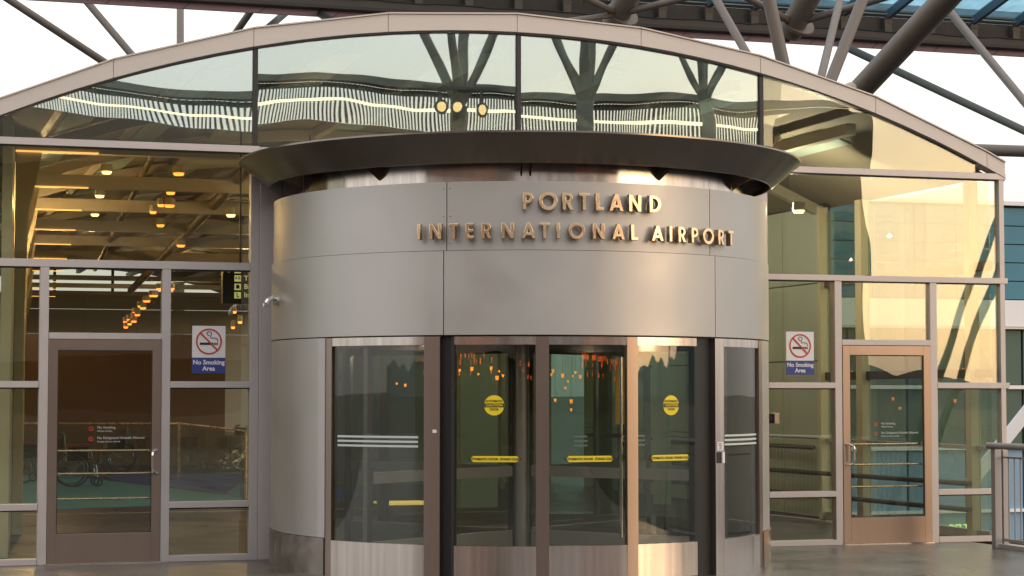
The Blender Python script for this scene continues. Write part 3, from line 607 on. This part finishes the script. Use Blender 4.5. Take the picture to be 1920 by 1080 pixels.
for P in(B_,C_): obj('rail_post',MB().tube((P.x,P.y,0),(P.x,P.y,1.05),.022,n=10),'bronze',gr,smooth=True)

# lamps in the hall
def lamp(p,label,m='lamp',r=.06,group='round downlights under the hall roof beams'):
    t=thing('ceiling_lamp',label,'lamp',p,group); x,y,z=p; r*=.72
    obj('lamp_housing',MB().tube((x,y,z+.004),(x,y,z+.10),r*1.25,r*1.1,n=14),'hallbeam',t,smooth=True); obj('lamp_lens',MB().tube((x,y,z-.03),(x,y,z+.002),r*.8,r*1.05,n=14),m,t,smooth=True); return t
for i,(px,py,s_,D_) in enumerate([(187,367,.09,30),(178,402,.09,33),(172,431,.09,36),(200,322,.09,27),(433,403,.09,30),(168,458,.07,44)]):
    lamp(atD(px,py,D_),['pale round downlight above the left door, second from the top','pale round downlight above the left door, third from the top','pale round downlight above the left door, fourth from the top','pale round downlight above the left door, topmost','pale round downlight at the right of the upper left window','pale round downlight above the left door, lowest of the column'][i],'lamp',s_)
orl=[(335,325,27,.10),(320,361,29,.085),(318,385,30,.10),(302,384,30,.07),(287,397,31,.07),(301,422,33,.085),(339,460,36,.10),(300,541,40,.075),(288,554,41,.09),(275,564,42,.08),(264,574,43,.07),(268,577,43,.07),(254,586,45,.07),(257,590,45,.07),(250,595,46,.06),(242,599,46,.06),(235,603,46,.05),(251,602,46,.06),(243,607,47,.05),(236,613,47,.05),(322,541,40,.07),(440,584,30,.035),(450,603,30,.045),(437,613,31,.04)]
OL={0:'topmost and largest orange lamp in the upper left window',1:'second orange lamp from the top in the upper left window',2:'orange lamp at the right of the side by side pair in the upper left window',3:'orange lamp at the left of the side by side pair in the upper left window',4:'dim orange lamp just below the side by side pair',5:'wide orange lamp alone above the diagonal brace tube in the left window',6:'orange lamp on the diagonal brace tube in the upper left window',20:'orange lamp right behind the mullion right of the left door head',21:'lower small orange lamp of three above the left no smoking sign',22:'orange lamp nearest the pilaster above the left no smoking sign',23:'leftmost small orange lamp of three above the left no smoking sign'}
for i,(px,py,D_,s_) in enumerate(orl):
    s_*=1.3 if 6<i<20 else 1.0
    lamp(atD(px,py,min(D_,44)),'small orange lamp in the string of lamps descending above the left door' if 7<=i<20 else OL.get(i,'orange lamp'),'lampor',s_,'orange lamps strung through the hall')
# ceiling light above right
for px,py in((1595,258),(1498,395)): lamp(atD(px,py,24.0),'flat oval downlight under the right side of the hall roof' if px>1550 else 'round downlight beside the right end of the drum','lamp',.09)
PB=[(865,653),(903,651),(921,654),(935,651),(964,657),(862,694),(868,700),(885,691),(897,701),(904,703),(921,690),(932,708),(936,696),(943,704),(962,696),(964,703),(997,697),(1034,702),(1037,695),(1055,704),(1074,705),(1079,698),(1088,706),(1119,692),(1065,715),(1060,727),(1041,750),(1071,752),(1119,758),(1071,768),(691,712),(722,718),(744,719),(760,722)]
for i,(px,py) in enumerate(PB):  # added bulbs that stand in for lamps reflected in the door glass
    p=atD(px,py,26.5+(i*7%11)*.35); lab='small orange bulb added as a lamp reflection in the left moving glass pane' if 800<px<1010 else ('small orange bulb added as a lamp reflection in the middle moving glass pane' if px>1010 else 'small orange bulb added as a lamp reflection in the fixed glass at the left of the drum')
    t=thing('reflected_lamp_bulb',lab,'bulb',tuple(p),'small orange bulbs added in the hall for lamps reflected in the revolving doors'); r_=.014+.011*((i*5)%4)/3
    obj('bulb',MB().tube(p-Vector((0,0,r_*1.3)),p+Vector((0,0,r_*.9)),r_*.6,r_,n=10),'lampor',t,smooth=True); obj('cord',MB().tube(p+Vector((0,0,r_)),(p.x,p.y,4.44),.002,n=4),'rail',t)
dk=thing('glow_desk','low desk with a glowing top added for the warm glow seen through the fixed glass left of the doors','desk',tuple(atD(765,950,25.5)))
d0=atD(722,948,25.5); d1=atD(812,944,25.5)
obj('desk_body',MB().box(d0.x,d1.x,d0.y,d0.y+.5,.0,max(.1,d0.z)),'brownwall',dk); obj('glowing_top',MB().box(d0.x-.02,d1.x+.02,d0.y-.02,d0.y+.52,d0.z+.005,d0.z+.03),'tubelight',dk)  # emissive top paints a warm glow low in the hall
nt_=obj('yellow_notice',MB().box(atD(697,0,25).x,atD(716,0,25).x,atD(700,0,25).y,atD(700,0,25).y+.01,atD(700,896,25).z,atD(700,874,25).z),'yellow',None); nt_['label']='small yellow notice board seen through the fixed glass left of the doors'; nt_['category']='notice'
def plight(p,e,col,size=.014):
    l=bpy.data.lights.new('hall_fill_light','POINT'); l.energy=e*1.8; l.color=col; l.shadow_soft_size=size; o=link(bpy.data.objects.new('hall_fill_light',l)); o.location=p  # fill light without a fixture
for p,e in(((-4.2,5,3.9),40),((-3.6,11,3.9),40),((-3.0,17,3.9),35),((-2.3,25,3.9),35),((0,8,4.0),25),((1,20,4.0),35),((1.5,33,3.9),40),((3.6,6.5,3.9),45),((4.3,2.2,3.8),30),((3.9,12,3.8),28),((2.4,10,3.8),28)): plight(p,e*(1.0 if p[0]<2 else (1.9 if p[0]>4 else .9)),(1,.60,.27) if p[0]<2 else (1,.84,.62))
plight((-4.7,2.0,3.5),22,(1,.60,.27))  # extra light added to brighten the unlit front haunch
for p in((.9,.3),(-1.1,-1.6),(.5,-2.0),(-.6,.9)):  # added to brighten the drum interior, no fixtures
    l=bpy.data.lights.new('drum_fill_light','AREA'); l.shape='DISK'; l.size=.14; l.energy=6; l.color=(1,.82,.6); o=link(bpy.data.objects.new('drum_fill_light',l)); o.location=(p[0],p[1],2.12)

# ================================================================== OUTDOOR RAILING
rl=thing('deck_railing','grey metal railing with thin balusters at the right edge of the plaza','railing',(5.3,-.9,0))
RX=5.30
obj('corner_post',MB().box(RX-.10,RX-.02,-.93,-.85,0,1.05).box(RX+.0,RX+.06,-.93,-.88,0,1.03),'outrail',rl,bevel=.003)
obj('top_rail',MB().tube((RX-.10,-.80,1.075),(RX+.02,-6.5,1.075),.034,n=14),'outrail',rl,smooth=True)
obj('under_rail',MB().bar((RX,-.95,.955),(RX+.02,-6.5,.955),.03,.02),'outrail',rl); obj('bottom_rail',MB().bar((RX,-.95,.09),(RX+.02,-6.5,.09),.03,.03),'outrail',rl); obj('kerb_plate',MB().box(RX-.05,RX+.08,-6.5,-.82,.0,.045),'alu',rl)
for i in range(46): y=-1.03-.115*i; obj('baluster',MB().tube((RX+.004,y,.105),(RX+.004,y,.945),.008,n=8),'outrail',rl)
for y in(-3.2,-5.6): obj('post',MB().box(RX-.02,RX+.03,y-.04,y+.04,.05,1.05),'outrail',rl)

# ================================================================== TERMINAL WING (right background)
wing_b=thing('terminal_wing','blue glazed airport terminal wing with a white band beyond the plaza on the right','building',(34,38,-7.5))
WY=38.
obj('wall',MB().box(21,52,WY+.15,WY+14,-7.5,7.72),'girder',wing_b)
for i in range(20):
    for j in range(5):
        x0=21.3+i*1.5; z0=4.68+j*.6; obj('blue_pane',MB().box(x0,x0+1.46,WY+.02,WY+.1,z0,z0+.565),'bluewin',wing_b)
obj('roof_coping',MB().box(21,52,WY-.15,WY+.3,7.72,7.85),'white',wing_b)
obj('white_band',MB().box(21,52,WY-.05,WY+.12,3.78,4.64),'white',wing_b); obj('band_ledge',MB().box(21,52,WY-.2,WY+.12,3.70,3.76),'alu',wing_b)
for i in range(14):
    x0=21.3+i*2.1; obj('green_window',MB().box(x0,x0+2.02,WY+.02,WY+.1,1.9,3.66),'greenwin',wing_b); obj('green_window',MB().box(x0,x0+2.02,WY+.02,WY+.1,-.05,1.75),'greenwin',wing_b)
    obj('pale_window',MB().box(x0,x0+2.02,WY+.02,WY+.1,-3.1,-.2),'palewin',wing_b)
obj('ledge',MB().box(21,52,WY-.1,WY+.12,1.76,1.88),'white',wing_b); obj('ledge',MB().box(21,52,WY-.1,WY+.12,-.19,-.06),'white',wing_b)
obj('ledge',MB().box(21,52,WY-.1,WY+.12,-2.2,-2.1),'white',wing_b)
a=atD(1820,905,55); b=atD(2030,640,55); obj('brace',MB().bar(a,b,.3,.3),'white',wing_b)
dz=onY(1803,990,WY-.3); text('sign_letters','DELTA',.30,'delta',dz,FACE,wing_b,.02,bold=.01)

# ================================================================== STEEL CANOPY BEHIND
can=thing('steel_roof_canopy','long steel and blue glass roof canopy high above and behind the arch','canopy',(20,46,14))
GY=46.
obj('fascia',MB().box(-10,60,GY-.05,GY+.05,14.15,14.36),'fascia',can)
for i in range(28): x=-9+i*2.5; obj('fascia_joint',MB().bar((x,GY-.056,14.15),(x+.25,GY-.056,14.36),.008,.02),'girder',can)
obj('lower_flange',MB().box(-10,60,GY-.5,GY+.4,14.37,14.47),'girder',can); obj('girder_flange_band',MB().box(-10,60,GY-.3,GY-.1,14.48,14.75),'flange',can)
obj('girder',MB().box(-10,60,GY+.1,GY+.5,14.47,15.34),'girder',can)
mb=MB(); pts=[(x,GY-.34,14.74+.02*sin(x*2.1)+.015*sin(x*5.3)) for x in [i*.5 for i in range(-20,120)]]; mb.path(pts,.022,5); obj('cable',mb,'girder',can)
obj('gutter_strip',MB().bar((-10,GY-.2,15.40),(60,GY-.2,15.40),.12,.04),'skylight',can)
t_=.21
for i in range(32):
    x=onY(1663,24,GY).x-1.77*14+i*1.77
    obj('rafter',MB().bar((x,GY-.1,15.42),(x,GY-14,15.42+13.9*t_),.16,.34),'rafter',can)
    obj('roof_pane',MB().bar((x+.885,GY-.15,15.55),(x+.885,GY-14,15.55+13.85*t_),1.60,.03),'roofglass',can)
    obj('rafter_bracket',MB().box(x-.14,x+.14,GY-.12,GY+.095,14.78,15.3).box(x-.17,x+.17,GY-.14,GY-.122,15.1,15.16),'girder' if i%1 else 'tube',can)
obj('deck_above',MB().bar((-10,GY+.6,15.7),(60,GY+.6,15.7),1.0,.3),'girder',can)

def treecol(label,node,ends,D0,trunk_r,group='branching steel columns that carry the canopy'):
    n_=atD(node[0],node[1],D0); t=thing('branching_column',label,'column',(n_.x,n_.y,-7.5),group)
    obj('trunk',MB().tube((n_.x,n_.y,-7.5),(n_.x,n_.y,n_.z),trunk_r,n=16),'tube',t,smooth=True)
    for (px,py,De,rpx) in ends:
        q=atD(px,py,De); r_=rpx/2*De/F; d=(q-n_)*.55; obj('branch',MB().tube(n_,q+d*.6,r_*1.0,r_*1.0,n=16),'tube',t,smooth=True)
    return t
treecol('slender four branched steel column behind the left of the arch',(338,210),[(18,0,70,15),(160,0,74,14),(338,0,76,14),(485,0,70,14)],72,.2)
treecol('slender branched steel column behind the middle of the arch',(897,200),[(753,0,74,13),(897,0,74,14),(1095,0,70,15)],72,.2)
treecol('thick branched steel column rising behind the right of the arch',(1505,285),[(1343,0,44,16),(1442,0,40,25),(1575,0,46,15),(1617,0,42,22),(1785,-15,34,50)],40,.3)
def strut(p,q,D0,D1,wpx,label,m='tube',name='steel_strut',ext=.0):
    a=atD(*p,D0); b=atD(*q,D1); c_=(a+b)/2; t=obj(name,MB().tube(a+(a-b)*ext,b+(b-a)*ext,wpx/2*D0/F,wpx/2*D1/F,n=14),m,None,smooth=True); t['label']=label; t['category']='strut'; t['group']='loose steel struts of the canopy'; return t
strut((560,3),(505,50),70,66,14,'dark strut crossing the sky left of the arch crown','tubedark',ext=.3)
strut((560,3),(615,35),70,66,14,'dark strut dropping to the right above the arch left of its crown','tubedark',ext=.3)
strut((1590,90),(1935,252),60,54,15,'long dark green strut sloping down to the right edge','tubedark',ext=.05)
strut((1775,15),(1930,202),52,46,16,'brown strut descending to the upper right corner of the sky',ext=.02)
strut((1640+165,272+8),(1990,286),46,44,22,'level pipe leaving the right end of the arch')
# canopy stub columns with flanges
def stub(px,py,D0,label,arms):
    a=atD(px,py,D0); b=atD(px+45,py-85,D0-1); t=thing('canopy_node',label,'column',tuple(a),'flanged column heads under the canopy')
    obj('column_head',MB().tube(a,b,.30,n=20),'tube',t,smooth=True); d=(b-a).normalized(); obj('flange',MB().tube(a+d*.25+Vector((.1,0,0)),a+d*.34+Vector((.1,0,0)),.42,n=20),'tube',t,smooth=True); obj('pin',MB().tube(a-d*.22,a,.1,.2,n=12),'girder',t,smooth=True)
    for (qx,qy,wp) in arms: obj('arm',MB().tube(a+d*.3,atD(qx,qy,D0-2),wp/2*D0/F,n=12),'tube',t,smooth=True)
stub(1480,62,50,'flanged steel column head at the upper right between branching tubes',[(1670,-8,14),(1395,-8,14)])
stub(1150,44,50,'flanged steel column head above the arch right of its crown',[(1300,-8,13),(1090,-8,13),(1060,40,11)])

# ================================================================== BEHIND THE CAMERA (seen in the reflections)
ann=thing('added_dark_block','tall dark block added across the plaza on the left to darken the drum','building',(-45,-40,0))
obj('wall',MB().box(-80,-19,-52,-38,-7.5,19),'garage',ann)  # unseen block, added so the left of the drum reflects dark
for z in(3.,6.5,10.,13.5): obj('floor_slab',MB().box(-80,-18.6,-53,-37.6,z,z+.8),'hallbeam',ann)
M['reflcol']=mat('weathered_column_paint',(.17,.17,.14),.6,noise=.15)
gar=thing('parking_garage','dark parking garage with a lit slatted screen, standing across the plaza','building',(0,-54,0))
GX0,GX1,GYf=-75.,31.7,-54.
obj('wall',MB().box(GX0,GX1,GYf-20,GYf-4,-7.5,11.6),'garage',gar)
for z0,z1 in((-7.5,-1),(3.0,3.9),(6.6,7.3),(9.9,11.68)): obj('floor_slab',MB().box(GX0,GX1,GYf-4.2,GYf,z0,z1),'garage',gar)
for i in range(12): x=GX0+1+i*5.9; obj('pillar',MB().box(x-.3,x+.3,GYf-.8,GYf-.1,-1,10),'garage',gar)
obj('roof_beam',MB().box(GX0,GX1,GYf-.3,GYf+.3,13.15,13.42),'reflcol',gar)
obj('stair_tower',MB().box(28.2,31.7,GYf-.1,GYf+1.5,-1,12.7),'garage',gar)
mb=MB()
for i in range(250):
    x=27.6-i*.135; mb.box(x-.022,x+.022,GYf-.1,GYf,11.7,13.1)
obj('slat_screen',mb,'tubedark',gar,kind='stuff'); obj('screen_rail',MB().box(GX0,GX1,GYf-.2,GYf-.12,13.0,13.1).box(GX0,GX1,GYf+.01,GYf+.05,12.88,12.97),'tubedark',gar)
obj('light_strip',MB().box(-6,27.6,GYf+.06,GYf+.10,12.36,12.47),emit('strip_light',(1,.78,.48),2.6),gar)
lm=None
for i in range(190):
    q_=random.random()
    if q_<.4: x=random.uniform(9,26); y=GYf+random.uniform(-3.5,1.5)
    elif q_<.6: x=random.uniform(-17,-4); y=GYf+random.uniform(-3.5,1.5)
    else: x=random.uniform(-70,-20); y=-37.2+random.uniform(-.1,2.5)
    z=random.choice([2.9,2.9,2.7,3.8,4.6,5.6,2.3])
    if lm is None: lm=obj('sodium_lamp',MB().tube((0,0,-.1),(0,0,.08),.075,n=10),'sodium',gar); 
    o=lm if i==0 else link(lm.copy()); o.parent=gar; o.location=Vector((x,y,z))-Vector((0,-54,0))
lm.data.transform(Matrix.Translation((0,-54,0)))
def plaincol(label,x,y,zn,ends,r=.25):
    t=thing('branching_column',label,'column',(x,y,0 if x<5 else -7.5),'branching steel columns behind the plaza')
    obj('trunk',MB().tube((x,y,0 if x<5 else -7.5),(x,y,zn),r,n=14),'reflcol',t,smooth=True)
    for dx,dy,dz in ends: obj('branch',MB().tube((x,y,zn),(x+dx,y+dy,zn+dz),r*.6,r*.45,n=12),'reflcol',t,smooth=True)
e4=[(-2.6,-1,6),(-.9,1.5,6.5),(1.1,-1.5,6.5),(2.8,1.2,6)]
plaincol('nearest branching column reflected in the arch glass',7.0,-26,8.4,e4,.2); plaincol('middle branching column reflected in the arch glass',14.5,-38,10.7,e4,.22); plaincol('farthest branching column reflected in the arch glass',23.5,-50,12.6,e4,.24)
for (x,y,dx) in((11.5,-11,4.2),(12.2,-11.5,4.2),(15.6,-14,4.4)):
    o=obj('leaning_column',MB().tube((x-dx,y,-7.5),(x+dx*1.2,y,14),.07,n=12),'tubedark',None,smooth=True); o['label']='leaning dark tube that shows as a diagonal reflection in the right windows'; o['category']='column'; o['group']='leaning tubes beside the plaza'
obj('plaza_guard_wall',MB().box(-40,20,-42.3,-42.1,-1,1.0),'garage',None,kind='structure')
for k,(x,y,z) in enumerate(((6.45,-25.6,8.35),(6.85,-25.6,8.35),(7.5,-25.6,8.3))):
    t=thing('floodlight',['left floodlight on the nearest branching column','middle floodlight on the nearest branching column','right floodlight on the nearest branching column'][k],'lamp',(x,y,z),'floodlights reflected in the arch glass')
    obj('reflector',MB().tube((x,y-.25,z),(x,y,z),.1,.17,n=16),'tubedark',t,smooth=True); obj('lens',MB().tube((x,y+.002,z),(x,y+.02,z),.11,n=16),'floodlens',t); obj('yoke',MB().bar((x,y-.12,z+.17),(x,y-.12,z+.45),.05,.05,up=(0,1,0)),'tubedark',t)
    if k==0: o=obj('crossbar',MB().bar((x-.4,y-.12,z+.47),(x+1.6,y-.12,z+.47),.07,.07),'tubedark',t)
# far hills with a jagged tree line
mb=MB(); n=700
for i in range(n+1):
    a=R(-80+160*i/n); D_=1700; x=D_*sin(a); y=-D_*cos(a); az=math.degrees(a)
    h=30+14*sin(az*.11+1)+9*sin(az*.31+.6)+3.5*sin(az*1.3)+random.uniform(0,2.2)+ (16*math.exp(-((az-24)/3.2)**2))
    mb.v+=[(x,y,-8),(x*1.05,y*1.05,h),(x*1.6,y*1.6,-8)]
for i in range(n): k=3*i; mb.f+=[(k,k+3,k+4,k+1),(k+1,k+4,k+5,k+2)]
obj('hills',mb,'hill',kind='structure')
for o in bpy.data.objects:
    if '_loc' in o: del o['_loc']
